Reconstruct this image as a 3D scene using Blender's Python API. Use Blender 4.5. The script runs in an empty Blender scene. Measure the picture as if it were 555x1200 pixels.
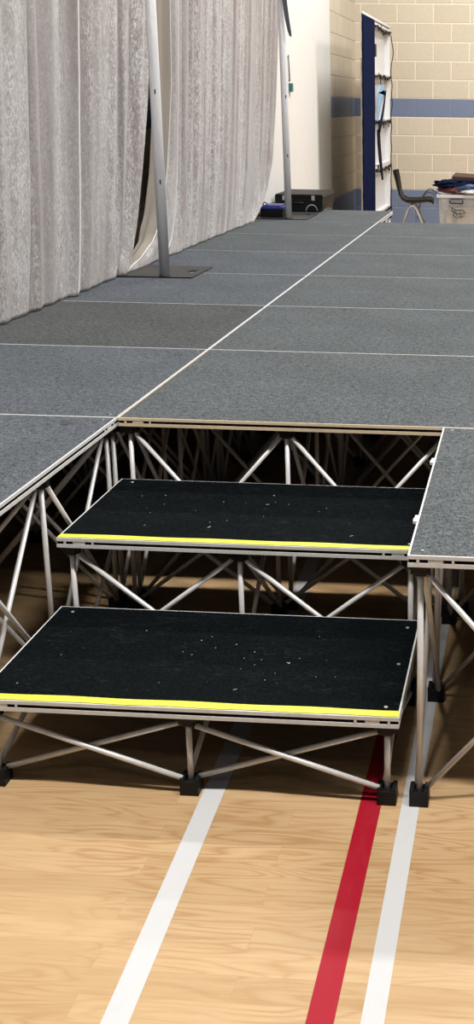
import bpy, bmesh, math, random
from mathutils import Vector, Matrix
random.seed(11)
sc = bpy.context.scene
col = sc.collection
PI = math.pi

# ------------------------------------------------------------ materials
def mat(name, color, rough=.5, metal=0.0, **kw):
    m = bpy.data.materials.new(name); m.use_nodes = True
    b = m.node_tree.nodes['Principled BSDF']
    b.inputs['Base Color'].default_value = (*color, 1)
    b.inputs['Roughness'].default_value = rough
    b.inputs['Metallic'].default_value = metal
    for k, v in kw.items(): b.inputs[k].default_value = v
    return m
class NT:
    def __init__(s, m): s.t = m.node_tree; s.b = s.t.nodes['Principled BSDF']
    def n(s, kind, **props):
        x = s.t.nodes.new(kind)
        for k, v in props.items(): setattr(x, k, v)
        return x
    def l(s, a, b): s.t.links.new(a, b)
    def coord(s, scale=(1, 1, 1), rot=(0, 0, 0)):
        c = s.n('ShaderNodeTexCoord'); mp = s.n('ShaderNodeMapping')
        mp.inputs['Scale'].default_value = scale; mp.inputs['Rotation'].default_value = rot
        s.l(c.outputs['Object'], mp.inputs['Vector']); return mp.outputs['Vector']
    def noise(s, vec, scale, detail=4, rough=.6, dist=0):
        x = s.n('ShaderNodeTexNoise'); x.inputs['Scale'].default_value = scale
        x.inputs['Detail'].default_value = detail; x.inputs['Roughness'].default_value = rough
        x.inputs['Distortion'].default_value = dist
        s.l(vec, x.inputs['Vector']); return x.outputs['Fac']
    def ramp(s, fac, stops):
        r = s.n('ShaderNodeValToRGB'); e = r.color_ramp.elements
        while len(e) < len(stops): e.new(.5)
        for i, (p, c) in enumerate(stops):
            e[i].position = p; e[i].color = (*c, 1) if len(c) == 3 else c
        s.l(fac, r.inputs['Fac']); return r.outputs['Color']
    def mix(s, f, a, b, mode='MIX'):
        x = s.n('ShaderNodeMix', data_type='RGBA', blend_type=mode)
        for sock, v in ((x.inputs[0], f), (x.inputs[6], a), (x.inputs[7], b)):
            if hasattr(v, 'is_output'): s.l(v, sock)
            else: sock.default_value = v if not isinstance(v, tuple) or len(v) == 4 else (*v, 1)
        return x.outputs[2]
    def math(s, op, a, b=None, c=None):
        x = s.n('ShaderNodeMath', operation=op)
        for i, v in enumerate((a, b, c)):
            if v is None: continue
            if hasattr(v, 'is_output'): s.l(v, x.inputs[i])
            else: x.inputs[i].default_value = v
        return x.outputs[0]
    def bump(s, h, strength=.3, dist=.01):
        x = s.n('ShaderNodeBump'); x.inputs['Strength'].default_value = strength; x.inputs['Distance'].default_value = dist
        s.l(h, x.inputs['Height']); s.l(x.outputs['Normal'], s.b.inputs['Normal'])
    def base(s, c): s.l(c, s.b.inputs['Base Color'])

def carpet(name, dark, light, tone=(1, 1, 1)):
    m = mat(name, dark, 1.0); t = NT(m)
    t.b.inputs['Specular IOR Level'].default_value = .08
    v = t.coord((1, 1, 1))
    fib = t.noise(t.coord((1, .55, 1)), 210, 3, .75)
    mid = t.noise(v, 55, 4, .7)
    big = t.noise(v, 3.0, 5, .7, .4)
    f = t.math('ADD', t.math('MULTIPLY', fib, .62), t.math('MULTIPLY', mid, .38))
    c = t.ramp(f, [(.36, dark), (.50, tuple((a + b) / 2 for a, b in zip(dark, light))), (.64, light)])
    c = t.mix(.55, c, t.ramp(big, [(.25, (.72, .72, .72)), (.75, (1.25, 1.25, 1.25))]), 'MULTIPLY')
    t.base(c); t.bump(fib, .5, .004); return m
M = {}
M['carpet_grey'] = carpet('carpet_grey', (.018, .023, .026), (.178, .194, .200))
M['carpet_blue'] = carpet('carpet_blue', (.020, .025, .032), (.180, .196, .216))
M['carpet_brown'] = carpet('carpet_brown', (.016, .019, .021), (.152, .160, .158))
def black_top():
    m = mat('black_step_top', (.006, .0075, .0085), .9); t = NT(m)
    t.b.inputs['Specular IOR Level'].default_value = .03
    v = t.coord()
    n = t.noise(v, 130, 3, .7)
    c = t.ramp(n, [(.35, (.0015, .0026, .0032)), (.7, (.006, .0088, .0102))])
    # pale dust and lint trodden into the black covering
    du = t.noise(t.coord((1, 1, 1), (0, 0, .5)), 7, 6, .75, 1.2)
    sp = t.noise(t.coord((1, 2.2, 1), (0, 0, .4)), 75, 2, .6, .8)
    msk = t.math('MULTIPLY', t.math('GREATER_THAN', sp, .78), t.math('GREATER_THAN', du, .42))
    sm = t.math('MULTIPLY', t.ramp(t.noise(t.coord((.45, 1.8, 1), (0, 0, -.35)), 42, 5, .8, 1.5), [(.52, (0, 0, 0)), (.8, (1, 1, 1))]),
                t.ramp(du, [(.45, (0, 0, 0)), (.75, (1, 1, 1))]))
    c = t.mix(t.math('MULTIPLY', sm, .30), c, (.16, .19, .20, 1))
    c = t.mix(t.math('MULTIPLY', msk, .55), c, (.42, .45, .46, 1))
    t.base(c); t.bump(n, .25, .002); return m
M['black_top'] = black_top()
def alu(name, c, rough=.38, metal=.55):
    m = mat(name, c, rough, metal); t = NT(m)
    n = t.noise(t.coord((1, 1, .25)), 60, 5, .7)
    t.base(t.mix(.35, (*c, 1), t.ramp(n, [(.3, tuple(x * .62 for x in c)), (.75, tuple(min(1, x * 1.15) for x in c))])))
    return m
M['tube'] = alu('aluminium_tube', (.88, .86, .84), .34, .2)
M['rail'] = alu('aluminium_rail', (.85, .85, .84), .42, .05)
M['rail_tan'] = alu('weathered_plywood_rail', (.82, .67, .47), .55, .0)
M['steel_pole'] = alu('scuffed_steel_pole', (.80, .80, .82), .4, .05)
M['black_plastic'] = mat('black_plastic', (.007, .007, .008), .5, **{'Specular IOR Level': .25})
M['core'] = mat('groove_shade_core', (.008, .005, .004), .9, **{'Specular IOR Level': .03})  # near-black, so the shade inside the rail groove is held in the colour
M['yellow'] = mat('yellow_tape', (.74, .78, .06), .55)
M['dark_spot'] = mat('dark_rubber_plug', (.010, .011, .013), .6)
M['plug_grey'] = mat('grey_rubber_plug', (.035, .038, .042), .7)
M['screw'] = mat('screw_steel', (.7, .7, .7), .3, .6)

def wood():
    m = mat('maple_laminate', (.6, .4, .2), .42); t = NT(m)
    v = t.coord()
    br = t.n('ShaderNodeTexBrick'); t.l(v, br.inputs['Vector'])
    br.offset = .37; br.offset_frequency = 2; br.squash = 1
    for k, x in (('Scale', 1), ('Mortar Size', .0005), ('Brick Width', .72), ('Row Height', .064), ('Bias', 0), ('Mortar Smooth', .3)):
        br.inputs[k].default_value = x
    br.inputs['Color1'].default_value = (0, 0, 0, 1); br.inputs['Color2'].default_value = (1, 1, 1, 1); br.inputs['Mortar'].default_value = (.5, .5, .5, 1)
    tone = t.n('ShaderNodeSeparateColor'); t.l(br.outputs['Color'], tone.inputs[0]); rnd = tone.outputs[0]
    # each board gets its own slice of grain
    sep = t.n('ShaderNodeSeparateXYZ'); t.l(v, sep.inputs[0]); cmb = t.n('ShaderNodeCombineXYZ')
    t.l(t.math('MULTIPLY', sep.outputs[0], 1.5), cmb.inputs[0]); t.l(t.math('MULTIPLY', sep.outputs[1], 11.0), cmb.inputs[1]); t.l(t.math('MULTIPLY', rnd, 37.0), cmb.inputs[2])
    gv = cmb.outputs[0]
    lowf = t.noise(gv, 1.15, 2, .5, .3)
    rings = t.math('FRACT', t.math('MULTIPLY', lowf, 13.0))
    rings = t.math('PINGPONG', rings, .5)
    rr = t.ramp(rings, [(.0, (1, 1, 1)), (.22, (.25, .25, .25)), (.5, (0, 0, 0))])
    fine = t.noise(t.coord((7, 150, 1)), 1.0, 4, .7)
    area = t.ramp(t.noise(v, 2.2, 3, .5), [(.40, (0, 0, 0)), (.6, (1, 1, 1))])
    c = t.mix(rnd, (.54, .365, .190, 1), (.61, .42, .228, 1))
    c = t.mix(t.math('MULTIPLY', rr, t.math('MULTIPLY_ADD', area, .55, .22)), c, (.40, .215, .085, 1))
    c = t.mix(t.math('MULTIPLY', t.ramp(fine, [(.45, (0, 0, 0)), (.75, (1, 1, 1))]), .42), c, (.38, .21, .085, 1))
    c = t.mix(t.math('MULTIPLY', br.outputs['Fac'], .35), c, (.36, .20, .09, 1))
    t.base(c)
    t.b.inputs['Specular IOR Level'].default_value = .28
    return m
M['wood'] = wood()
def line_paint(name, c):
    m = mat(name, c, .5, **{'Specular IOR Level': .22}); t = NT(m)
    n = t.noise(t.coord((1, .35, 1)), 24, 6, .8)
    t.base(t.mix(t.math('MULTIPLY', t.ramp(n, [(.5, (0, 0, 0)), (.8, (1, 1, 1))]), .35), (*c, 1), tuple(min(1, x * .75 + .06) for x in c) + (1,)))
    return m
M['white_line'] = line_paint('white_court_line', (.62, .62, .62))
M['red_line'] = line_paint('red_court_line', (.37, .005, .019))

def blocks(name, axis, mortar):
    m = mat(name, (.7, .6, .4), .6); t = NT(m)
    v = t.coord(); sep = t.n('ShaderNodeSeparateXYZ'); t.l(v, sep.inputs[0]); cmb = t.n('ShaderNodeCombineXYZ')
    t.l(t.math('ADD', sep.outputs[axis], .06), cmb.inputs[0]); t.l(t.math('ADD', sep.outputs[2], 0.0), cmb.inputs[1])
    br = t.n('ShaderNodeTexBrick'); t.l(cmb.outputs[0], br.inputs['Vector'])
    br.offset = .5; br.offset_frequency = 2
    for k, x in (('Scale', 1), ('Mortar Size', .010), ('Brick Width', .45), ('Row Height', .225), ('Bias', 0), ('Mortar Smooth', .35)):
        br.inputs[k].default_value = x
    br.inputs['Color1'].default_value = (.66, .575, .445, 1); br.inputs['Color2'].default_value = (.72, .635, .495, 1)
    br.inputs['Mortar'].default_value = (*mortar, 1)
    pit = t.noise(v, 70, 5, .8)
    c = t.mix(.30, br.outputs['Color'], t.ramp(pit, [(.3, (.50, .48, .44)), (.7, (1.15, 1.15, 1.15))]), 'MULTIPLY')
    z = sep.outputs[2]
    lo = t.math('LESS_THAN', z, .45); up = t.math('MULTIPLY', t.math('GREATER_THAN', z, 1.35), t.math('LESS_THAN', z, 1.575))
    blue = t.mix(t.math('MULTIPLY', br.outputs['Fac'], .5), (.175, .22, .33, 1), (.26, .31, .42, 1))
    blue = t.mix(.3, blue, t.ramp(pit, [(.3, (.6, .6, .6)), (.7, (1.1, 1.1, 1.1))]), 'MULTIPLY')
    c = t.mix(t.math('MAXIMUM', lo, up), c, blue)
    t.base(c)
    h = t.math('ADD', t.math('MULTIPLY', br.outputs['Fac'], -1.0), t.math('MULTIPLY', pit, .35))
    t.bump(h, .7, .008); return m
M['blocks_back'] = blocks('painted_blockwork_back', 0, (.92, .83, .66))
M['blocks_left'] = blocks('painted_blockwork_left', 1, (.60, .50, .36))
def velvet(name, c, k=1.0):
    m = mat(name, c, .62); t = NT(m)
    t.b.inputs['Sheen Weight'].default_value = .35 * k; t.b.inputs['Sheen Roughness'].default_value = .35
    v = t.coord((1, 1, .42))
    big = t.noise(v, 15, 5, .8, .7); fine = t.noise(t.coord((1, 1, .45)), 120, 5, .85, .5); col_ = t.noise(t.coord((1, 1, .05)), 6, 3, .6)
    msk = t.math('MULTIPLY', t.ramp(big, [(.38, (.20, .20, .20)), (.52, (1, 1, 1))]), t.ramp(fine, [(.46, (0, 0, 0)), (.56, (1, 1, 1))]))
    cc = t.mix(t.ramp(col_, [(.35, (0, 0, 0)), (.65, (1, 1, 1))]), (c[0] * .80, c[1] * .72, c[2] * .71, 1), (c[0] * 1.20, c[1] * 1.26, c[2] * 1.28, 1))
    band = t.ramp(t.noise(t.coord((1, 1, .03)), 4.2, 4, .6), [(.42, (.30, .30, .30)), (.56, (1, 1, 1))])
    cc = t.mix(t.math('MULTIPLY', t.math('MULTIPLY', msk, band),   .85 * k), cc, (.86, .87, .86, 1))  # silvery highlights of the crushed pile put into the colour by noise
    t.base(cc); t.bump(fine, .7, .006)
    return m
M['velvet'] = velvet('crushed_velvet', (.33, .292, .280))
M['lining'] = mat('curtain_lining', (.30, .26, .215), .85)
def streaky(name, c, dark, amt):
    m = mat(name, c, .55); t = NT(m)
    n = t.noise(t.coord((1, 1, .08)), 40, 5, .8)
    t.base(t.mix(t.math('MULTIPLY', t.ramp(n, [(.52, (0, 0, 0)), (.8, (1, 1, 1))]), amt), (*c, 1), (*dark, 1))); return m
M['white_panel'] = streaky('white_wall_panel', (.80, .79, .76), (.60, .55, .48), .6)
M['white_board'] = streaky('white_shelf_board', (.80, .80, .80), (.55, .55, .55), .5)
M['cream_board'] = mat('cream_board', (.70, .64, .50), .6)
M['navy'] = mat('navy_board', (.0015, .007, .042), .85, **{'Specular IOR Level': .04})
M['plate'] = alu('dark_steel_plate', (.016, .016, .017), .40, .2)
M['glossy_black'] = mat('chair_black_plastic', (.005, .005, .006), .45, **{'Specular IOR Level': .22})
M['chair_leg'] = mat('chair_grey_leg', (.62, .63, .65), .35, .3)
M['case_black'] = mat('case_black', (.005, .005, .005), .5, **{'Specular IOR Level': .2})
M['case_blue'] = mat('case_blue', (.015, .02, .20), .45)
M['cable'] = mat('black_cable', (.005, .005, .006), .6, **{'Specular IOR Level': .2})
M['cable_grey'] = mat('grey_cable', (.30, .32, .33), .5)
M['strap'] = mat('dark_grey_strap', (.055, .06, .08), .6)
M['teal'] = mat('teal_block', (.03, .17, .17), .5)
M['grey_metal'] = mat('grey_rod', (.20, .24, .26), .5)
M['cloth_navy'] = mat('navy_cloth', (.005, .008, .030), .95, **{'Specular IOR Level': .1})
M['cloth_blue'] = mat('denim_cloth', (.07, .11, .22), .9)
M['cloth_white'] = mat('white_cloth', (.66, .67, .72), .9)
M['cloth_pink'] = mat('pink_cloth', (.26, .10, .11), .9)
M['cloth_brown'] = mat('brown_card', (.07, .026, .016), .8)
M['cloth_light_blue'] = mat('light_blue_cloth', (.30, .48, .66), .85)
M['cream_stuff'] = mat('cream_fabric', (.66, .56, .38), .9)
M['tub'] = mat('translucent_tub', (.80, .80, .80), .35, 0, Alpha=.30)
M['tub_rim'] = mat('translucent_rim', (.74, .74, .75), .35, 0, Alpha=.85)
M['ink'] = mat('black_marker', (.02, .02, .02), .7)
M['latch'] = mat('tub_latch', (.015, .015, .016), .5)

# ------------------------------------------------------------ geometry helpers
class MB:
    def __init__(s): s.bm = bmesh.new()
    def box(s, x0, x1, y0, y1, z0, z1, mi=0, bev=0):
        r = bmesh.ops.create_cube(s.bm, size=1)
        for v in r['verts']:
            v.co = Vector(((x0 + x1) / 2 + v.co.x * (x1 - x0), (y0 + y1) / 2 + v.co.y * (y1 - y0), (z0 + z1) / 2 + v.co.z * (z1 - z0)))
        fs = {f for v in r['verts'] for f in v.link_faces}
        for f in fs: f.material_index = mi
        if bev:
            es = list({e for f in fs for e in f.edges})
            bmesh.ops.bevel(s.bm, geom=es, offset=bev, segments=2, affect='EDGES', profile=.7)
        return s
    def tube(s, pts, r, n=10, mi=0, closed=False):
        pts = [Vector(p) for p in pts]; N = len(pts); rings = []
        rr = r if isinstance(r, (list, tuple)) else [r] * N
        up = None
        for i, p in enumerate(pts):
            a = pts[i - 1] if i else p; b = pts[i + 1] if i < N - 1 else p
            d = (b - a).normalized()
            if up is None:
                up = Vector((0, 0, 1)) if abs(d.z) < .9 else Vector((1, 0, 0))
            x = d.cross(up).normalized(); up = x.cross(d).normalized()
            rings.append([s.bm.verts.new(p + (x * math.cos(2 * PI * k / n) + up * math.sin(2 * PI * k / n)) * rr[i]) for k in range(n)])
        for a, b in zip(rings, rings[1:]):
            for k in range(n):
                f = s.bm.faces.new((a[k], a[(k + 1) % n], b[(k + 1) % n], b[k])); f.material_index = mi; f.smooth = True
        f = s.bm.faces.new(rings[0][::-1]); f.material_index = mi
        f = s.bm.faces.new(rings[-1]); f.material_index = mi
        return s
    def poly(s, pts, h, axis='z', mi=0):           # extruded outline; pts 3-D, h vector
        vs = [s.bm.verts.new(Vector(p)) for p in pts]; ws = [s.bm.verts.new(Vector(p) + Vector(h)) for p in pts]
        n = len(pts)
        for f in (vs[::-1], ws): s.bm.faces.new(f).material_index = mi
        for i in range(n): s.bm.faces.new((vs[i], vs[(i + 1) % n], ws[(i + 1) % n], ws[i])).material_index = mi
        return s
    def grid(s, fn, nu, nv, mi=0):
        g = [[s.bm.verts.new(Vector(fn(i / nu, j / nv))) for j in range(nv + 1)] for i in range(nu + 1)]
        for i in range(nu):
            for j in range(nv):
                f = s.bm.faces.new((g[i][j], g[i + 1][j], g[i + 1][j + 1], g[i][j + 1])); f.smooth = True; f.material_index = mi
        return s
    def mesh(s, name, mats):
        bmesh.ops.recalc_face_normals(s.bm, faces=s.bm.faces)
        me = bpy.data.meshes.new(name); s.bm.to_mesh(me); s.bm.free()
        for m in (mats if isinstance(mats, (list, tuple)) else [mats]): me.materials.append(m)
        return me
    def build(s, name, mats, parent=None, loc=(0, 0, 0), rot=(0, 0, 0)):
        return add(name, s.mesh(name, mats), parent, loc, rot)
def add(name, me, parent=None, loc=(0, 0, 0), rot=(0, 0, 0)):
    o = bpy.data.objects.new(name, me); col.objects.link(o)
    o.location = loc; o.rotation_euler = rot
    if parent: o.parent = parent
    return o
def tag(o, label=None, cat=None, group=None, kind=None):
    for k, v in (('label', label), ('category', cat), ('group', group), ('kind', kind)):
        if v: o[k] = v
    return o
def thing(name, label, cat, loc=(0, 0, 0), rotz=0, group=None):
    o = bpy.data.objects.new(name, None); col.objects.link(o); o.empty_display_size = .1
    o.location = loc; o.rotation_euler = (0, 0, rotz)
    return tag(o, label, cat, group)
def solid(o, t, off=0):
    md = o.modifiers.new('thickness', 'SOLIDIFY'); md.thickness = t; md.offset = off; return o

# ------------------------------------------------------------ setting
WX, WY = -1.04, 11.85
tag(MB().box(WX - .3, 13, -9, WY + .3, -.2, 0).build('floor', M['wood']), kind='structure')
tag(MB().box(WX - .2, 13, WY, WY + .2, 0, 5.5).build('wall_back', M['blocks_back']), kind='structure')
tag(MB().box(WX - .2, WX, -2, WY, 0, 5.5).build('wall_left', M['blocks_left']), kind='structure')
tag(MB().box(WX, WX + .022, 5.2, 9.86, 0, 4.2, bev=.003).build('trim_1', M['white_panel']), kind='structure')
for nm, x0, x1, mt_ in (('court_line', .506, .560, 'white_line'), ('court_line', .8605, .9085, 'red_line'), ('court_line', .9535, .9935, 'white_line')):
    k_ = -.0207 if x0 < .6 else 0
    if k_: x0_, x1_ = .4815, .5290
    else: x0_, x1_ = x0, x1
    o = MB().poly([(x0_ - k_ * 8.0 - 0, -8.0, 0), (x1_ - k_ * 8.0, -8.0, 0), (x1_ + k_ * 8.0, 8.0, 0), (x0_ + k_ * 8.0, 8.0, 0)], (0, 0, .0006)).build(nm, M[mt_])
    lab = {.506: 'white painted court line on the wooden floor, running under the middle of the steps',
           .8605: 'red painted court line on the wooden floor', .9535: 'white painted court line just right of the red line, under the platform feet'}[x0]
    tag(o, lab, 'floor line', 'painted court lines')

# ------------------------------------------------------------ folding stage units
mesh_cache = {}
def cached(key, fn):
    if key not in mesh_cache: mesh_cache[key] = fn()
    return mesh_cache[key]
RP, RB = .0070, .0064
def foot_mesh():
    m = MB(); m.box(-.0215, .0215, -.0215, .0215, 0, .020, bev=.002)
    m.box(-.018, .018, -.018, .018, .020, .028, bev=.0015)
    for sx in (-1, 1):
        m.box(sx * .0165 - .005, sx * .0165 + .005, -.019, .019, .020, .040, bev=.0015)
    for sy in (-1, 1):
        m.box(-.019, .019, sy * .0165 - .004, sy * .0165 + .004, .020, .034, bev=.0015)
    return m.mesh('foot', M['black_plastic'])
def hub_mesh():
    m = MB(); m.box(-.022, .022, -.022, .022, -.008, 0, bev=.002)
    m.box(-.014, .014, -.014, .014, -.026, -.008, bev=.002)
    for sx in (-1, 1): m.box(sx * .018 - .003, sx * .018 + .003, -.009, .009, -.024, -.007, bev=.001)
    return m.mesh('hub', M['black_plastic'])
def riser(root, xs, ys, h, T=.026):
    top = h - T
    for x in xs:
        for y in ys:
            add('hub', cached('hub', hub_mesh), root, (x, y, top))
            lg = add('leg', cached(('leg', h), lambda: MB().tube([(0, 0, .022), (0, 0, top - .028)], RP, 12).mesh('leg', M['tube'])), root, (x, y, 0))
            add('foot', cached('foot', foot_mesh), lg)
    def bay(ax, ay, bx, by):
        L = math.hypot(bx - ax, by - ay); ang = math.atan2(by - ay, bx - ax)
        for sgn in (1, -1):
            def mk(sgn=sgn):
                z0, z1 = .036, top - .026
                a, b = (z0, z1) if sgn > 0 else (z1, z0)
                return MB().tube([(.018, sgn * .0068, a), (L - .018, sgn * .0068, b)], RB, 10).mesh('brace', M['tube'])
            add('brace', cached(('brace', h, round(L, 3), sgn), mk), root, (ax, ay, 0), (0, 0, ang))
    for j, y in enumerate(ys):
        for i in range(len(xs) - 1): bay(xs[i], y, xs[i + 1], y)
    for x in xs:
        for j in range(len(ys) - 1): bay(x, ys[j], x, ys[j + 1])
def ring(m, w, d, z0, z1, t, mi=0):
    m.box(0, w, 0, t, z0, z1, mi); m.box(0, w, d - t, d, z0, z1, mi)
    m.box(0, t, t, d - t, z0, z1, mi); m.box(w - t, w, t, d - t, z0, z1, mi)
def deck(root, w, d, h, top_mat, rail_mat, T=.026, tan_front=None):
    g = .0012
    def frame():
        m = MB()
        def rg(z0, z1, t):
            mm = MB(); ring(mm, w - 2 * g, d - 2 * g, z0, z1, t)
            me = mm.mesh('x', []); m.bm.from_mesh(me); bpy.data.meshes.remove(me)
        rg(h - .0085, h, .0042); rg(h - T, h - T + .0092, .022)
        return m.mesh('edge_rail', rail_mat)
    add('edge_rail', cached(('rail', w, d, h, rail_mat.name), frame), root, (g, g, 0))
    def core():
        m = MB(); i = .0032
        m.box(i, w - i, i, d - i, h - T + .0094, h - .0086); i = .0055; m.box(i, w - i, i, d - i, h - .0084, h - .0046); return m.mesh('board_core', M['core'])
    add('board_core', cached(('core', w, d, h), core), root)
    i = .0054
    add('carpet_top', cached(('top', w, d, h, top_mat.name), lambda: MB().box(i, w - i, i, d - i, h - .0044, h + .0008).mesh('carpet_top', top_mat)), root)
    # locking clips: short pieces that interrupt the groove near each corner
    def clip():
        m = MB(); m.box(-.016, .016, -.003, .004, -.0034, .0034, bev=.0010); m.box(-.040, -.034, -.004, .003, -.0032, .0032)
        m.box(.034, .039, -.004, .003, -.0032, .0032); return m.mesh('locking_clip', rail_mat)
    cm = cached(('clip', rail_mat.name), clip)
    zc = h - .0127
    for (x, y, a) in ((.06, .0052, 0), (w - .06, .0052, 0), (w - .0052, .06, PI / 2), (w - .0052, d - .06, PI / 2), (.0052, .06, -PI / 2), (.0052, d - .06, -PI / 2)):
        add('locking_clip', cm, root, (x, y, zc), (0, 0, a))
def screws(root, w, d, h, pts, m='screw', r=.004):
    for (x, y) in pts:
        def mk():
            b = MB(); b.tube([(0, 0, 0), (0, 0, .0014)], r, 10); return b.mesh('screw', M[m])
        add('corner_screw', cached(('screw', m, r), mk), root, (x, y, h + .0005))
I = .027
H = .600
def platform(x, y, w, d, top, rail, label, group='carpeted stage platforms', spots=()):
    root = thing('stage_platform', label, 'stage platform', (x, y, 0), 0, group)
    deck(root, w, d, H, M[top], M[rail])
    n = int(round(w))
    ys = [I, d / 2, d - I]
    for k in range(n):
        a = k * w / n; b = (k + 1) * w / n
        riser(root, [a + I, (a + b) / 2, b - I], ys, H)
    if y < 0 or y < .5 and x < 0: screws(root, w, d, H, [(.03, .03), (w - .03, .03), (.03, d - .03), (w - .03, d - .03)], r=.0032)
    for (sx, sy, rx, mt_) in spots:
        def mk():
            m = MB(); P = [(rx * math.cos(a), .018 * math.sin(a), 0) for a in [i * PI / 8 for i in range(16)]]
            m.poly(P, (0, 0, .0012)); return m.mesh('latch_plug', M[mt_])
        add('latch_plug', cached(('plug', rx, mt_), mk), root, (sx - x, sy - y, H + .0008))
    return root
word = ['nearest', 'second', 'third', 'fourth', 'fifth', 'sixth', 'seventh', 'farthest']
ltop = ['carpet_blue', 'carpet_blue', 'carpet_brown', 'carpet_blue', 'carpet_blue', 'carpet_grey', 'carpet_grey', 'carpet_grey']
lsp = [[(.122 - .245, -.08, .017, 'plug_grey')], [(-.085, .89, .016, 'plug_grey')], [(-.074, 1.86, .014, 'dark_spot'), (-.012, 1.93, .008, 'dark_spot')], [(-.010, 2.93, .008, 'dark_spot')], [(-.29, 3.95, .014, 'dark_spot')], [], [], []]
lrail = ['rail'] * 8
ldesc = ['grey carpeted stage platform left of the steps, its side frame facing them',
         'bluish grey carpeted platform in the curtain row, second from the front',
         'brownish grey carpeted platform in the curtain row, third from the front',
         'grey carpeted platform in the curtain row, carrying the near half of the pole base plate',
         'grey carpeted platform in the curtain row, just behind the near pole',
         'grey carpeted platform in the curtain row, third from its far end',
         'grey carpeted platform in the curtain row, second from its far end',
         'farthest grey carpeted platform in the curtain row, under the black case']
for k in range(8):
    platform(-1.0, k - 1.0, .999, 1.0, ltop[k], 'rail', ldesc[k], spots=lsp[k])
rdesc = ['wide grey carpeted platform directly behind the steps, its front rail over the opening',
         'wide grey carpeted platform, second row behind the steps',
         'wide grey carpeted platform, third row behind the steps',
         'wide grey carpeted platform, fourth row behind the steps',
         'wide grey carpeted platform, fifth row behind the steps',
         'wide grey carpeted platform farthest back, in front of the chair and tub']
rsp = [[], [(.385, 1.96, .022, 'dark_spot')], [(.428, 2.64, .005, 'dark_spot')], [], [], []]
for k in range(6):
    platform(0.0, float(k), 2.0, 1.0, 'carpet_grey', 'rail_tan' if k == 0 else 'rail', rdesc[k], spots=rsp[k])
right_platform = platform(.965, -1.0, 1.0, .999, 'carpet_grey', 'rail', 'grey carpeted platform jutting forward right of the steps, on tall crossed legs')

for yy in (-.33, -.777):
    m = MB(); m.box(-.006, .003, -.020, .020, -.006, .0022, bev=.0012); m.box(-.009, -.005, -.009, .009, -.009, -.001, bev=.001)
    m.build('edge_clip', M['rail'], right_platform, (0, yy + 1.0, H))
def step(y, h, label):
    root = thing('stage_step', label, 'step', (0, y, 0), 0, 'black topped stage steps')
    w, d = .95, .5
    deck(root, w, d, h, M['black_top'], M['rail'])
    riser(root, [.030, w / 2, w - .030], [I, d - I], h)
    # slightly hand-laid yellow tape on the front edge
    def mk():
        m = MB(); n = 24; v = []
        for i in range(n + 1):
            x = .003 + (w - .006) * i / n
            v.append((x, .0045 + .0012 * math.sin(i * 1.3), .030 + .0015 * math.sin(i * .9 + y * 3)))
        lo = [(a, b, h + .0009) for a, b, c in v]; hi = [(a, c, h + .0009) for a, b, c in v]
        m.poly(lo + hi[::-1], (0, 0, .0008)); return m.mesh('yellow_tape', M['yellow'])
    add('yellow_tape', mk(), root)
    screws(root, w, d, h, [(.045, d - .035), (w - .03, d - .05), (w - .03, d - .25), (w - .035, .045)], r=.0045)
    # lint and scuffed-off specks lying on the black covering
    rnd = random.Random(int(h * 100))
    m = MB()
    for _ in range(26):
        cx, cy = rnd.gauss(w * .5, .22), rnd.gauss(d * .52, .12)
        if not (.03 < cx < w - .03 and .06 < cy < d - .03): continue
        a = rnd.uniform(0, PI); L = rnd.choice([.0008, .001, .0012, .0015, .002, .0045]); wd = rnd.uniform(.0005, .0009)
        c, s_ = math.cos(a), math.sin(a)
        q = [(cx + c * L * i - s_ * wd * j, cy + s_ * L * i + c * wd * j, h + .0009) for i, j in ((-1, -1), (1, -1), (1, 1), (-1, 1))]
        m.poly(q, (0, 0, .0006))
    o = m.build('lint', mat('pale_lint', (.55, .57, .57), .9), root); o['kind'] = 'stuff'
    return root
step(-1.0, .221, 'lower black topped step with a yellow front edge, standing nearest on the floor')
step(-.5, .411, 'upper black topped step with a yellow front edge, between the side platforms')

# ------------------------------------------------------------ curtains
def xb(z):
    t = max(0, min((z - .6) / 1.6, 1.6)); return -.965 + .10 * t ** .8
def lerp(tab, z):
    if z <= tab[0][0]: return tab[0][1]
    for (a, p), (b, q) in zip(tab, tab[1:]):
        if z <= b: return p + (q - p) * (z - a) / (b - a)
    return tab[-1][1]
nearR = [(.60, -.37), (.62, -.365), (.69, -.304), (.868, -.229), (1.137, -.149), (1.54, -.05), (1.76, -.03), (2.03, 0)]
farL = [(.60, -.72), (.635, -.66), (.66, -.50), (.74, -.26), (.874, -.13), (1.113, -.04), (1.6, .03), (2.06, 0)]
farR = [(.60, -.68), (.655, -.54), (.74, -.36), (.835, -.25), (1.03, -.10), (1.5, -.035), (1.9, -.02), (2.3, 0)]
def hashn(x, k):
    v = math.sin(x * k * 12.9898 + k * 78.2) * 43758.5453; return v - math.floor(v)
def profile(valleys, ridges, seed):
    rnd = random.Random(seed); ws = [(rnd.uniform(14, 60), rnd.uniform(0, 6.3), rnd.uniform(.002, .0065)) for _ in range(8)]
    def f(s, z):
        o = 0
        fade = .25 + .75 * min(1, max(0, (z - .6) / .8))
        for (p, d, w) in valleys:
            t = s - p
            o -= 1.5 * d * fade * math.exp(-abs(t) / (w * .35 if t < 0 else w * 3))
        for (p, a, w) in ridges: o += a * math.exp(-((s - p) / w) ** 2)
        for (k, ph, a) in ws: o += a * (fade * .6 + .4) * math.sin(k * s + ph + .25 * math.sin(z * 1.3 + ph))
        return o
    return f
def curtain_mesh(fn, s0, s1, z0, z1, nu, nv):
    m = MB(); m.grid(lambda u, v: fn(s0 + (s1 - s0) * u, z0 + (z1 - z0) * (v ** 1.25)), nu, nv); return m
VN = [(1.655, .030, 0), (1.995, .034, 0), (2.245, .018, 0), (2.955, .016, 0), (1.35, .02, 0)]
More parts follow.
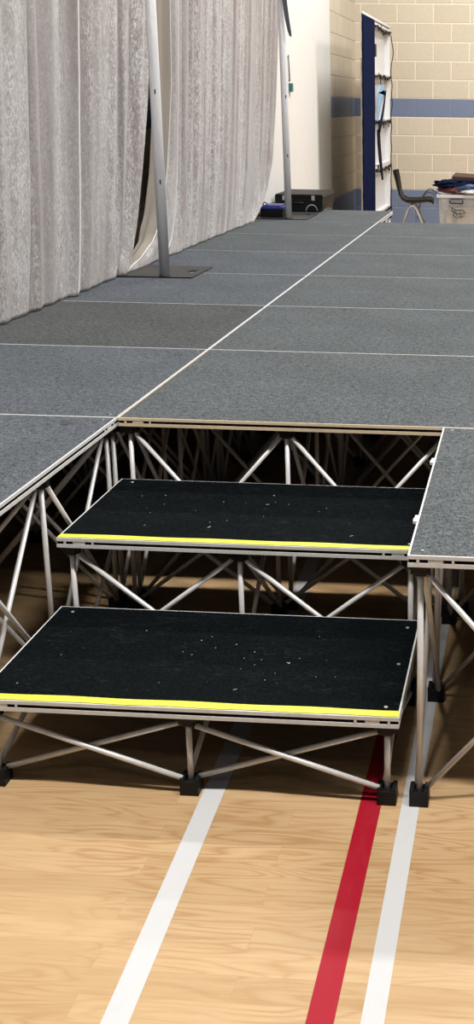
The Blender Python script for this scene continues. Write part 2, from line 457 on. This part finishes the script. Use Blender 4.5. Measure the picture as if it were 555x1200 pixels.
VF = [(3.86, .014, 0), (4.30, .018, 0), (4.79, .018, 0), (5.50, .024, 0), (5.97, .016, 0)]
fN = profile([(1.655, .050, .026), (1.995, .055, .024), (2.245, .032, .03), (2.955, .022, .03), (1.35, .03, .03), (1.05, .03, .03), (.7, .03, .03), (.3, .03, .03), (2.62, .010, .05)],
             [(2.165, .040, .018), (1.75, .010, .05), (2.45, .008, .1), (3.1, .016, .05)], 3)
def fold_over(vs, s, z):
    a = b = 0
    fade = min(1, max(0, (z - .6) / .5))
    for (p, d, w) in vs:
        if s < p: a += d * 1.0 * math.exp((s - p) / .022); b += d * .55 * math.exp((s - p) / .045)
    return a * fade, b * fade
def near_fn(s, z):
    fy, fx = fold_over(VN, s, z)
    y = s + lerp(nearR, z) * math.exp(-(3.25 - s) / .55)
    return (max(-1.03, xb(z) + fN(s, z) + fx), y + fy, z)
r = thing('curtain', 'nearer silver grey crushed velvet curtain, left of the near pole', 'curtain', (0, 0, 0), 0, 'crushed velvet backdrop curtains')
r_near = r
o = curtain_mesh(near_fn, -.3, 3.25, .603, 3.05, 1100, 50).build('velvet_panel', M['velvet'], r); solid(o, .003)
fF = profile([(3.86, .020, .025), (4.30, .022, .02), (4.56, .016, .03), (4.79, .022, .02), (5.10, .014, .03), (5.50, .028, .022), (5.97, .022, .03), (6.25, .012, .04), (4.05, .012, .03)],
             [(5.62, .014, .06), (3.95, .010, .05), (4.95, .012, .06), (6.15, .012, .05), (3.64, .010, .03)], 8)
def far_fn(s, z):
    fy, fx = fold_over(VF, s, z)
    y = s + lerp(farL, z) * math.exp(-max(0, s - 3.6) / .16) + lerp(farR, z) * math.exp(-(6.52 - s) / .65)
    # the hem lies gathered forward at its swept front corner
    return (max(-1.03, xb(z) + fF(s, z) + fx), y + fy, z)
r2 = thing('curtain', 'farther silver grey crushed velvet curtain, between the two poles', 'curtain', (0, 0, 0), 0, 'crushed velvet backdrop curtains')
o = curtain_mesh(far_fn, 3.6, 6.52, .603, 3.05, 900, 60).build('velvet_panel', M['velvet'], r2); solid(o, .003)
def lin_fn(s, z):
    e = 3.6 + lerp(farL, z)
    a = (3.6 - s) / .24                    # 0 at the folded edge, 1 at the back
    x = xb(z) + fF(3.6, z) - .006 - .028 * math.sin(min(1, a * 1.1) * PI / 2) + .006 * math.sin(a * 9 + z)
    return (max(x, -1.012), e - .24 * a * (.85 if z > .8 else .85 * max(.3, (z - .5) / .3)), z)
o = curtain_mesh(lin_fn, 3.36, 3.6, .606, 3.05, 24, 50).build('lining', M['lining'], r2); o['label'] = 'smooth beige lining turned back at the curtain edge'; solid(o, .002)
M['pale_highlight'] = mat('pale_hem_highlight', (.92, .91, .90), .4)  # pale strips put the bright highlight of ridges and hems into colour
def highlight_strip(fn, s, off, rad, parent, z0=.61):
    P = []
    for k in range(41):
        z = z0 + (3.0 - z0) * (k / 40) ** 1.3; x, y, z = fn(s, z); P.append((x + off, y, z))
    MB().tube(P, rad, 8).build('hem_highlight', M['pale_highlight'], parent)
highlight_strip(near_fn, 2.168, .003, .0045, r); highlight_strip(far_fn, 3.604, .001, .003, r2); highlight_strip(far_fn, 3.80, .002, .0028, r2)
# rail the curtains hang from
tag(MB().tube([(-.865, -.3, 3.06), (-.865, 6.6, 3.06)], .02, 14).build('curtain_rail', M['steel_pole']), 'round steel rail that carries the velvet curtains', 'curtain rail')

# ------------------------------------------------------------ uprights with steel base plates
def upright(x, y, label, px0, px1, py0, py1, hole, lean=0):
    root = thing('curtain_pole', label, 'pole', (x, y, H), 0, 'uprights of the curtain frame')
    R_ = .027
    m = MB(); m.tube([(0, 0, .008), (lean * .3, 0, .9), (lean, 0, 2.9)], R_, 24)
    m.build('upright_tube', M['steel_pole'], root)
    s = MB(); s.tube([(0, 0, .007), (0, 0, .012)], R_ + .005, 24); s.build('weld_collar', M['plate'], root)
    # scuffed tape marks and drilled holes
    for (zz, a) in ((.50, -1.2), (.95, -1.3)):
        c = Vector((math.cos(a), math.sin(a), 0)); t = Vector((-c.y, c.x, 0))
        p = c * (R_ - .0015) + Vector((0, 0, zz)); wv = t * .0035; hv = Vector((0, 0, .012))
        q = MB(); q.poly([p - wv - hv, p + wv - hv, p + wv + hv, p - wv + hv], c * .0022)
        q.build('slot_mark', M['dark_spot'], root)
    b = MB()
    # plate with rounded corners and an oval hand hole
    def rr(x0, x1, y0, y1, r_, n=5):
        P = []
        for cx, cy, a0 in ((x1 - r_, y1 - r_, 0), (x0 + r_, y1 - r_, PI / 2), (x0 + r_, y0 + r_, PI), (x1 - r_, y0 + r_, 1.5 * PI)):
            for i in range(n + 1): P.append((cx + r_ * math.cos(a0 + i * PI / 2 / n), cy + r_ * math.sin(a0 + i * PI / 2 / n)))
        return P
    P = rr(px0 - x, px1 - x, py0 - y, py1 - y, .02)
    b2 = b.bm; zt, zb = .0075, .0012
    hx, hy = hole[0] - x, hole[1] - y; nh = len(P)
    Q = []
    for i in range(nh):
        ang = math.atan2(P[i][1] - hy, P[i][0] - hx); Q.append((hx + .030 * math.cos(ang), hy + .062 * math.sin(ang)))
    rings = [[b2.verts.new((p[0], p[1], z)) for p in src] for src, z in ((P, zt), (Q, zt), (Q, zb), (P, zb))]
    for a, c in ((0, 1), (1, 2), (2, 3), (3, 0)):
        for i in range(nh):
            j = (i + 1) % nh; b2.faces.new((rings[a][i], rings[a][j], rings[c][j], rings[c][i]))
    o = b.build('base_plate', M['plate'], root); o['label'] = 'flat dark steel base plate with a hand hole'
    return root
upright(-.729, 2.81, 'near steel pole on a dark square base plate, before the curtain gap', -1.0, -.575, 2.775, 3.21, (-.625, 3.0), 0)
upright(-.736, 6.09, 'far steel pole beside the black case, at the end of the curtain', -1.0, -.58, 6.04, 6.60, (-.64, 6.46), -.03)
# dark strap dangling by the far pole
def strap():
    m = MB(); P = [(-.738, 6.055, 2.60), (-.728, 6.05, 2.38), (-.716, 6.045, 2.24), (-.700, 6.04, 2.12), (-.684, 6.04, 2.03), (-.676, 6.04, 1.995)]
    W = [.018, .018, .018, .017, .014, .008]
    L = []
    for (x, y, z), w in zip(P, W): L.append((x - w, y, z + w * .3))
    Rr = [(x + w, y, z - w * .3) for (x, y, z), w in zip(P, W)]
    bm = m.bm
    v = [[bm.verts.new(Vector(a) + Vector((0, dy, 0))) for a in src] for src in (L, Rr) for dy in (-.004, .004)]
    order = [v[0], v[2], v[3], v[1]]
    for a in range(4):
        A, B = order[a], order[(a + 1) % 4]
        for i in range(len(P) - 1): bm.faces.new((A[i], A[i + 1], B[i + 1], B[i]))
    for e in (0, -1): bm.faces.new([o_[e] for o_ in order])
    return m
r = thing('strap', 'dark grey strap dangling beside the top of the far pole', 'strap')
strap().build('webbing', M['strap'], r)
MB().tube([(-.765, 6.066, 2.60), (-.71, 6.06, 2.60)], .006, 8).build('buckle', M['black_plastic'], r)

# teal block on a thin rod, on the white panel
r = thing('wall_rod', 'thin grey rod ending in a small teal block, on the white wall panel', 'rod', (WX + .022, 7.6, 0))
MB().tube([(.010, -.03, 1.92), (.010, .0, 1.69)], .006, 8).build('rod', M['grey_metal'], r)
MB().box(0, .03, -.01, .06, 1.60, 1.675, bev=.004).build('block', M['teal'], r)
for zz in (1.90, 1.70): MB().box(0, .014, -.035 if zz > 1.8 else -.01, -.02 if zz > 1.8 else .005, zz - .008, zz + .008, bev=.001).build('clip', M['grey_metal'], r)

# ------------------------------------------------------------ case and small box on the far deck
r = thing('equipment_case', 'long black equipment case lying on the stage behind the far pole', 'case', (-.985, 6.74, H))
def slanted(m, w, d, h):
    # body with a chamfered right end
    m.poly([(0, 0, .012), (w - .02, 0, .012), (w, 0, .05), (w, 0, h), (0, 0, h)], (0, d, 0))
b = MB(); slanted(b, .41, .60, .125)
b.build('case_body', M['case_black'], r)
b = MB(); b.poly([(-.004, -.004, .127), (.418, -.004, .127), (.405, -.004, .150), (.008, -.004, .150)], (0, .608, 0)); b.build('case_lid', M['case_black'], r)
b = MB()
for (x, y) in ((.03, .03), (.37, .03), (.03, .56), (.37, .56)): b.box(x - .015, x + .015, y - .015, y + .015, 0, .012, bev=.003)
b.build('rubber_feet', M['black_plastic'], r)
b = MB(); b.tube([(.15, -.006, .085), (.15, -.022, .08), (.25, -.022, .08), (.25, -.006, .085)], .006, 8); b.build('handle', M['black_plastic'], r)
for x in (.08, .33):
    MB().box(x - .014, x + .014, -.008, 0, .100, .140, bev=.002).build('latch', M['screw'], r)
r = thing('storage_box', 'small black box with a blue lid on the far base plate', 'box', (-.985, 6.17, H + .0075))
MB().box(0, .185, 0, .26, 0, .062, bev=.008).build('box_body', M['case_black'], r)
m = MB(); m.box(-.006, .191, -.006, .266, .062, .082, bev=.006); m.box(.02, .165, .02, .24, .082, .092, bev=.004); m.build('lid', M['case_blue'], r)
MB().tube([(.02, .03, .085), (.02, .03, .108), (.035, .03, .116), (.05, .03, .108), (.05, .03, .085)], .005, 8).build('knob', M['case_blue'], r)
P = [(-.66 + .045 * math.cos(a), 6.69 + .02 * math.cos(a), H + .012 + .055 * abs(math.sin(a))) for a in [i * PI / 14 for i in range(15)]]
tag(MB().tube(P, .0035, 8).build('cable_loop', M['cable_grey']), 'thin grey cable arching in front of the black case', 'cable')

# ------------------------------------------------------------ shelving unit by the left wall
UX, Y1, YM, Y2, HT = -.54, 8.99, 9.86, 11.34, 2.39
r = thing('shelving_unit', 'tall white shelving unit with a navy side board, near the corner', 'shelves', (UX, Y1, 0))
D = .085; L = Y2 - Y1; ym = YM - Y1
MB().box(-D, -D + .02, ym - .01, L - .02, 0, HT - .01).build('back_panel', M['white_board'], r)
MB().box(-.022, -.004, 0, ym - .012, 0, HT - .012).build('end_panel', M['cream_board'], r)
MB().box(-D + .02, -.002, L - .02, L, 0, HT - .01).build('end_panel', M['white_board'], r)
MB().box(-D + .02, -.002, ym - .01, ym + .01, 0, HT - .012).build('divider', M['white_board'], r)
m = MB(); m.box(-.003, .010, -.03, ym, 0, 1.945); m.box(-.003, .010, .0, ym, 1.945, HT - .02); m.build('navy_board', M['navy'], r)
m = MB(); m.box(-.022, -.004, -.028, -.001, 1.95, HT + .005, bev=.002); m.build('corner_strip', M['cream_board'], r)
m = MB(); m.poly([(-.022, 0, HT - .01), (0, 0, HT - .01), (0, L, HT - .01), (-D, L, HT - .01), (-D, ym - .01, HT - .01), (-.022, ym - .02, HT - .01)], (0, 0, .022)); m.build('top_board', M['white_board'], r)
rnd = random.Random(4)
shelf_z = [2.335, 1.815, 1.31, .785, .28]
for i, z in enumerate(shelf_z):
    s = MB().box(-D + .02, .002, ym + .01, L - .02, z, z + (.05 if i == 3 else .022)).build('shelf', M['white_board'], r)
    # string of dark fairy lights drooping along the shelf edge
    P = []; n = 26
    for k in range(n + 1):
        t = k / n; P.append((.008 + .012 * rnd.random(), ym + .02 + t * (L - ym - .05), z - .004 + .022 * rnd.uniform(-1, 1) - .04 * math.sin(PI * t) * (1 if i == 0 else .4)))
    MB().tube(P, .009, 6).build('light_string', M['cable'], r)
    if i < 4:
        m = MB()
        for k in range(7):
            x, y, zz = P[rnd.randrange(1, n)]
            a = rnd.uniform(-.06, .06); m.tube([(x, y, zz), (x + .01, y + a, zz + rnd.uniform(-.075, .04))], .0045, 5)
        m.build('bulb_leads', M['cable'], r)
# cable running down the outer edge
P = []
for k in range(60):
    z = 2.30 - k * .036
    bulge = .22 * math.sin(PI * min(1, (2.30 - z) / .38)) ** 2 if z > 1.92 else .05 * math.sin(k * .9) + (.10 * math.sin(PI * (1.8 - z) / .4) if 1.4 < z < 1.8 else 0)
    P.append((.012, L - .01 + max(-.01, bulge), z))
MB().tube(P, .0055, 6).build('edge_cable', M['cable'], r)
P = [(.0, -.035 + .012 * math.sin(k * 1.7), 2.38 - k * .05) for k in range(38)]
MB().tube(P, .004, 6).build('edge_cable', M['cable'], r)
MB().box(-.05, .015, ym + .005, ym + .11, 2.0, 2.13, bev=.004).build('control_box', M['case_black'], r)
# blue cloth and dark bunting hanging out of the middle shelves
r = thing('hanging_cloth', 'light blue and navy cloth hanging in the shelving unit', 'cloth', (UX + .025, YM + .03, 0))
def cl(pts, mt, nm, off=0):
    m = MB(); m.poly([(off, a, b) for a, b in pts], (.012, 0, 0)); m.build(nm, M[mt], r)
cl([(.0, 1.32), (.10, 1.36), (.62, 1.66), (.68, 1.60), (.50, 1.72), (.20, 1.70), (.02, 1.62)], 'cloth_light_blue', 'light_blue_fold')
cl([(.02, 1.33), (.16, 1.33), (.34, 1.43), (.66, 1.66), (.50, 1.48), (.34, 1.34), (.10, 1.20), (.02, 1.24)], 'cloth_navy', 'navy_fold', .014)
cl([(.0, 1.22), (.16, 1.24), (.26, 1.02), (.48, .66), (.40, .66), (.16, .88), (.02, 1.08)], 'cloth_navy', 'navy_tail', .0)

# ------------------------------------------------------------ black chair
def chair(x, y, rot):
    r = thing('plastic_chair', 'black moulded plastic chair on pale grey tube legs, by the back wall', 'chair', (x, y, 0), rot)
    # side profile (local X forward): back top -> seat front
    prof = [(-.235, .80), (-.228, .77), (-.205, .68), (-.185, .60), (-.165, .53), (-.13, .475), (-.07, .448), (.02, .447), (.10, .455), (.16, .462), (.20, .452), (.215, .435)]
    wid = [.13, .175, .20, .21, .20, .19, .20, .205, .205, .20, .19, .175]
    n = len(prof) - 1
    def fn(u, v):
        t = u * n; i = min(int(t), n - 1); f = t - i
        px = prof[i][0] * (1 - f) + prof[i + 1][0] * f; pz = prof[i][1] * (1 - f) + prof[i + 1][1] * f
        w = wid[i] * (1 - f) + wid[i + 1] * f
        s = (v * 2 - 1)
        back = max(0, 1 - u * 2); cup = s ** 4
        return (px + back * .035 * s * s + cup * .02 * back, s * w, pz + (1 - back) * .028 * s * s + cup * .012 * (1 - back))
    m = MB(); m.grid(fn, 44, 20); o = m.build('seat_shell', M['glossy_black'], r); solid(o, .012)
    for sy in (-1, 1):
        m = MB(); yy = sy * .17
        m.tube([(-.20, sy * .215, 0), (-.06, yy, .39), (-.03, yy, .425), (.0, yy, .425), (.03, yy, .39), (.20, sy * .205, 0)], .0115, 10)
        m.build('leg_frame', M['chair_leg'], r)
    m = MB(); m.tube([(-.015, -.17, .425), (-.015, .17, .425)], .011, 10); m.build('cross_bar', M['chair_leg'], r)
    m = MB()
    for (a, b) in ((-.20, .215), (.20, .205)):
        for sy in (-1, 1): m.tube([(a, sy * b, 0), (a * .985, sy * b * .995, .02)], .015, 10)
    m.build('foot_caps', M['black_plastic'], r)
chair(-.095, 9.85, .05)
P = [(.02 + .05 * math.sin(k * .6) + k * .006, 11.80, .44 - .02 * k + .10 * math.sin(k * .5)) for k in range(16)]
tag(MB().tube([(-.24 + .34 * t, 11.825, .10 + .40 * math.sin(PI * t) ** .6 * (1 - .2 * t)) for t in [k / 20 for k in range(21)]], .006, 6).build('wall_cable', M['cable']),
    'thin black cable looping against the blue wall base behind the chair', 'cable')

# ------------------------------------------------------------ plastic tub with clothes
CX0, CX1, CY0, CY1, CZ = .195, .80, 9.60, 10.02, .56
r = thing('storage_tub', 'translucent plastic storage tub with scrawled black writing, by the back wall', 'tub', (CX0, CY0, 0))
w, d = CX1 - CX0, CY1 - CY0
def frus(m, x0, x1, y0, y1, z0, z1, ins, mi=0):
    bm = m.bm
    a = [bm.verts.new(p) for p in ((x0 + ins, y0 + ins, z0), (x1 - ins, y0 + ins, z0), (x1 - ins, y1 - ins, z0), (x0 + ins, y1 - ins, z0))]
    b = [bm.verts.new(p) for p in ((x0, y0, z1), (x1, y0, z1), (x1, y1, z1), (x0, y1, z1))]
    bm.faces.new(a[::-1])
    for i in range(4): bm.faces.new((a[i], a[(i + 1) % 4], b[(i + 1) % 4], b[i]))
m = MB(); frus(m, 0, w, 0, d, .002, CZ - .03, .03); o = m.build('tub_body', M['tub'], r); solid(o, .003, -1)
m = MB(); m.box(-.022, w + .022, -.022, 0.0, CZ - .035, CZ - .003, bev=.004); m.box(-.022, w + .022, d, d + .022, CZ - .035, CZ - .003, bev=.004)
m.box(-.022, 0, 0, d, CZ - .035, CZ - .003, bev=.004); m.box(w, w + .022, 0, d, CZ - .035, CZ - .003, bev=.004); m.build('rim', M['tub_rim'], r)
m = MB(); m.tube([(.13, -.03, CZ - .045), (.13, -.036, CZ - .085), (.135, -.036, CZ - .09), (.265, -.036, CZ - .09), (.27, -.036, CZ - .085), (.27, -.03, CZ - .045)], .008, 8)
m.box(.12, .28, -.034, -.022, CZ - .048, CZ - .036, bev=.002); m.build('handle', M['latch'], r)
sc_ = [[(.14, .42), (.20, .39), (.26, .40), (.30, .36)], [(.16, .38), (.22, .35), (.28, .36)], [(.18, .41), (.20, .33), (.24, .38), (.25, .31), (.29, .34)], [(.16, .345), (.20, .31), (.26, .33)], [(.14, .40), (.18, .37), (.16, .34)]]
m = MB()
for s in sc_:
    P = [(a, .03 * (1 - b / (CZ - .03)) - .004, b) for a, b in s]; m.tube(P, .0035, 6)
m.build('marker_writing', M['ink'], r)
def lump(cx, cy, cz, rx, ry, rz, seed, amp=.25, fr=3):
    m = MB(); bmesh.ops.create_icosphere(m.bm, subdivisions=4, radius=1)
    from mathutils import noise
    for v in m.bm.verts:
        p = v.co.copy(); k = 1 + amp * noise.noise(p * fr + Vector((seed, seed * 2, 0))) + amp * .5 * noise.noise(p * fr * 2.7 + Vector((0, seed, 3)))
        v.co = Vector((cx + p.x * rx * k, cy + p.y * ry * k, cz + p.z * rz * k))
    for f in m.bm.faces: f.smooth = True
    return m
tag(lump(CX0 + .11, CY0 + .20, .22, .065, .13, .19, 3, .12).build('folded_fabric', M['cream_stuff']), 'cream fabric inside the left end of the translucent tub', 'fabric')
tag(MB().box(CX0 + .20, CX0 + .55, CY0 + .05, CY0 + .36, .035, .42, bev=.012).build('beige_package', mat('beige_package', (.52, .42, .28), .8)), 'beige package inside the translucent tub', 'package')
z = CZ
tag(lump(CX0 + .31, CY0 + .20, z + .045, .33, .20, .052, 7).build('garment', M['cloth_pink']), 'dusty pink garment at the bottom of the heap on the tub', 'clothes', 'heap of clothes on the tub')
tag(lump(CX0 + .15, CY0 + .12, z + .105, .195, .12, .05, 1, .35).build('garment', M['cloth_navy']), 'dark navy garment bulging over the left of the tub', 'clothes', 'heap of clothes on the tub')
tag(lump(CX0 + .33, CY0 + .06, z + .075, .20, .07, .036, 12, .5, 4).build('garment', M['cloth_blue']), 'denim blue garment at the front of the heap on the tub', 'clothes', 'heap of clothes on the tub')
tag(lump(CX0 + .40, CY0 + .01, z + .030, .15, .05, .028, 5, .4, 3).build('garment', M['cloth_white']), 'white garment hanging over the front rim of the tub', 'clothes', 'heap of clothes on the tub')
tag(lump(CX0 + .42, CY0 + .16, z + .125, .17, .12, .04, 9, .5, 4).build('garment', M['cloth_navy']), 'navy garment folded on the right of the heap', 'clothes', 'heap of clothes on the tub')
tag(lump(CX0 + .47, CY0 + .08, z + .135, .04, .04, .045, 15, .4, 3).build('garment', M['cloth_white']), 'small crumpled white garment on top of the heap', 'clothes', 'heap of clothes on the tub')
r = thing('cardboard_box_lid', 'reddish brown card lid on top of the clothes heap', 'box lid', (CX0 + .14, CY0 + .14, z + .165), -.08)
m = MB(); m.box(0, .40, 0, .26, .018, .024); r.rotation_euler = (.10, .04, -.08)
m.build('lid_top', M['cloth_brown'], r)
m = MB(); m.box(0, .40, -.004, 0, -.012, .024); m.box(0, .40, .26, .264, -.012, .024); m.box(-.004, 0, -.004, .264, -.012, .024); m.box(.40, .404, -.004, .264, -.012, .024)
m.build('lid_rim', M['cloth_brown'], r)

# ------------------------------------------------------------ light: ceiling row set by the stage shadow, plus unseen rows added for brightness
def lamp(x, y, z, sx, sy, e, c=(1, .975, .945)):
    d = bpy.data.lights.new('overhead_light', 'AREA'); d.shape = 'RECTANGLE'; d.size = sx; d.size_y = sy; d.energy = e; d.color = c
    o = bpy.data.objects.new('overhead_light', d); col.objects.link(o); o.location = (x, y, z)
K = 1.0
for x, e in ((.9, 235), (3.8, 135), (6.8, 70)): lamp(x, -2.15, 6.2, 1.5, .30, e * K)
for x, e in ((1.0, 14), (4.4, 14)): lamp(x, -6.5, 6.2, 1.5, .3, e * K)  # weak unseen row added to brighten the front-facing rails and tubes
for x, e in ((2.4, 190), (5.6, 120)): lamp(x, 3.4, 6.2, 1.5, .3, e * K)  # unseen row added to light the decks and walls
for x, e in ((1.8, 300), (5.4, 220)): lamp(x, 8.4, 6.2, 1.5, .3, e * K)  # unseen row added to brighten the back wall
w = bpy.data.worlds.new('world'); sc.world = w; w.use_nodes = True
bg = w.node_tree.nodes['Background']; bg.inputs[0].default_value = (.80, .86, 1.0, 1); bg.inputs[1].default_value = .035

# all base colours scaled down so bounced light leaves deeper shade under the stage
def reflectance(m, k):
    t = m.node_tree; b = t.nodes['Principled BSDF']; sck = b.inputs['Base Color']
    if sck.is_linked:
        src = sck.links[0].from_socket; x = t.nodes.new('ShaderNodeMix'); x.data_type = 'RGBA'; x.blend_type = 'MULTIPLY'
        x.inputs[0].default_value = 1; x.inputs[7].default_value = (k, k, k, 1); t.links.new(src, x.inputs[6]); t.links.new(x.outputs[2], sck)
    else:
        c = sck.default_value; sck.default_value = (c[0] * k, c[1] * k, c[2] * k, 1)
for m_ in bpy.data.materials: reflectance(m_, .66)
# ------------------------------------------------------------ camera
cd = bpy.data.cameras.new('camera'); cam = bpy.data.objects.new('camera', cd); col.objects.link(cam)
cd.sensor_fit = 'VERTICAL'; cd.sensor_height = 36; cd.sensor_width = 36 * 555 / 1200
cd.lens = 1361.64 / 1200 * 36
cd.shift_x = (277.5 - 533.094) / 1200; cd.shift_y = (495.964 - 600) / 1200
yaw, pit, rol = math.radians(3.50547), math.radians(74.67572), math.radians(.78994)
cam.matrix_world = Matrix.Translation((1.2, -3.249, 1.506)) @ (Matrix.Rotation(yaw, 4, 'Z') @ Matrix.Rotation(pit, 4, 'X') @ Matrix.Rotation(rol, 4, 'Z'))
cd.clip_start = .05; cd.clip_end = 100
sc.camera = cam
sc.view_settings.view_transform = 'Standard'; sc.view_settings.look = 'None'
sc.view_settings.gamma = 1; sc.view_settings.use_curve_mapping = False
sc.view_settings.exposure = 0.95
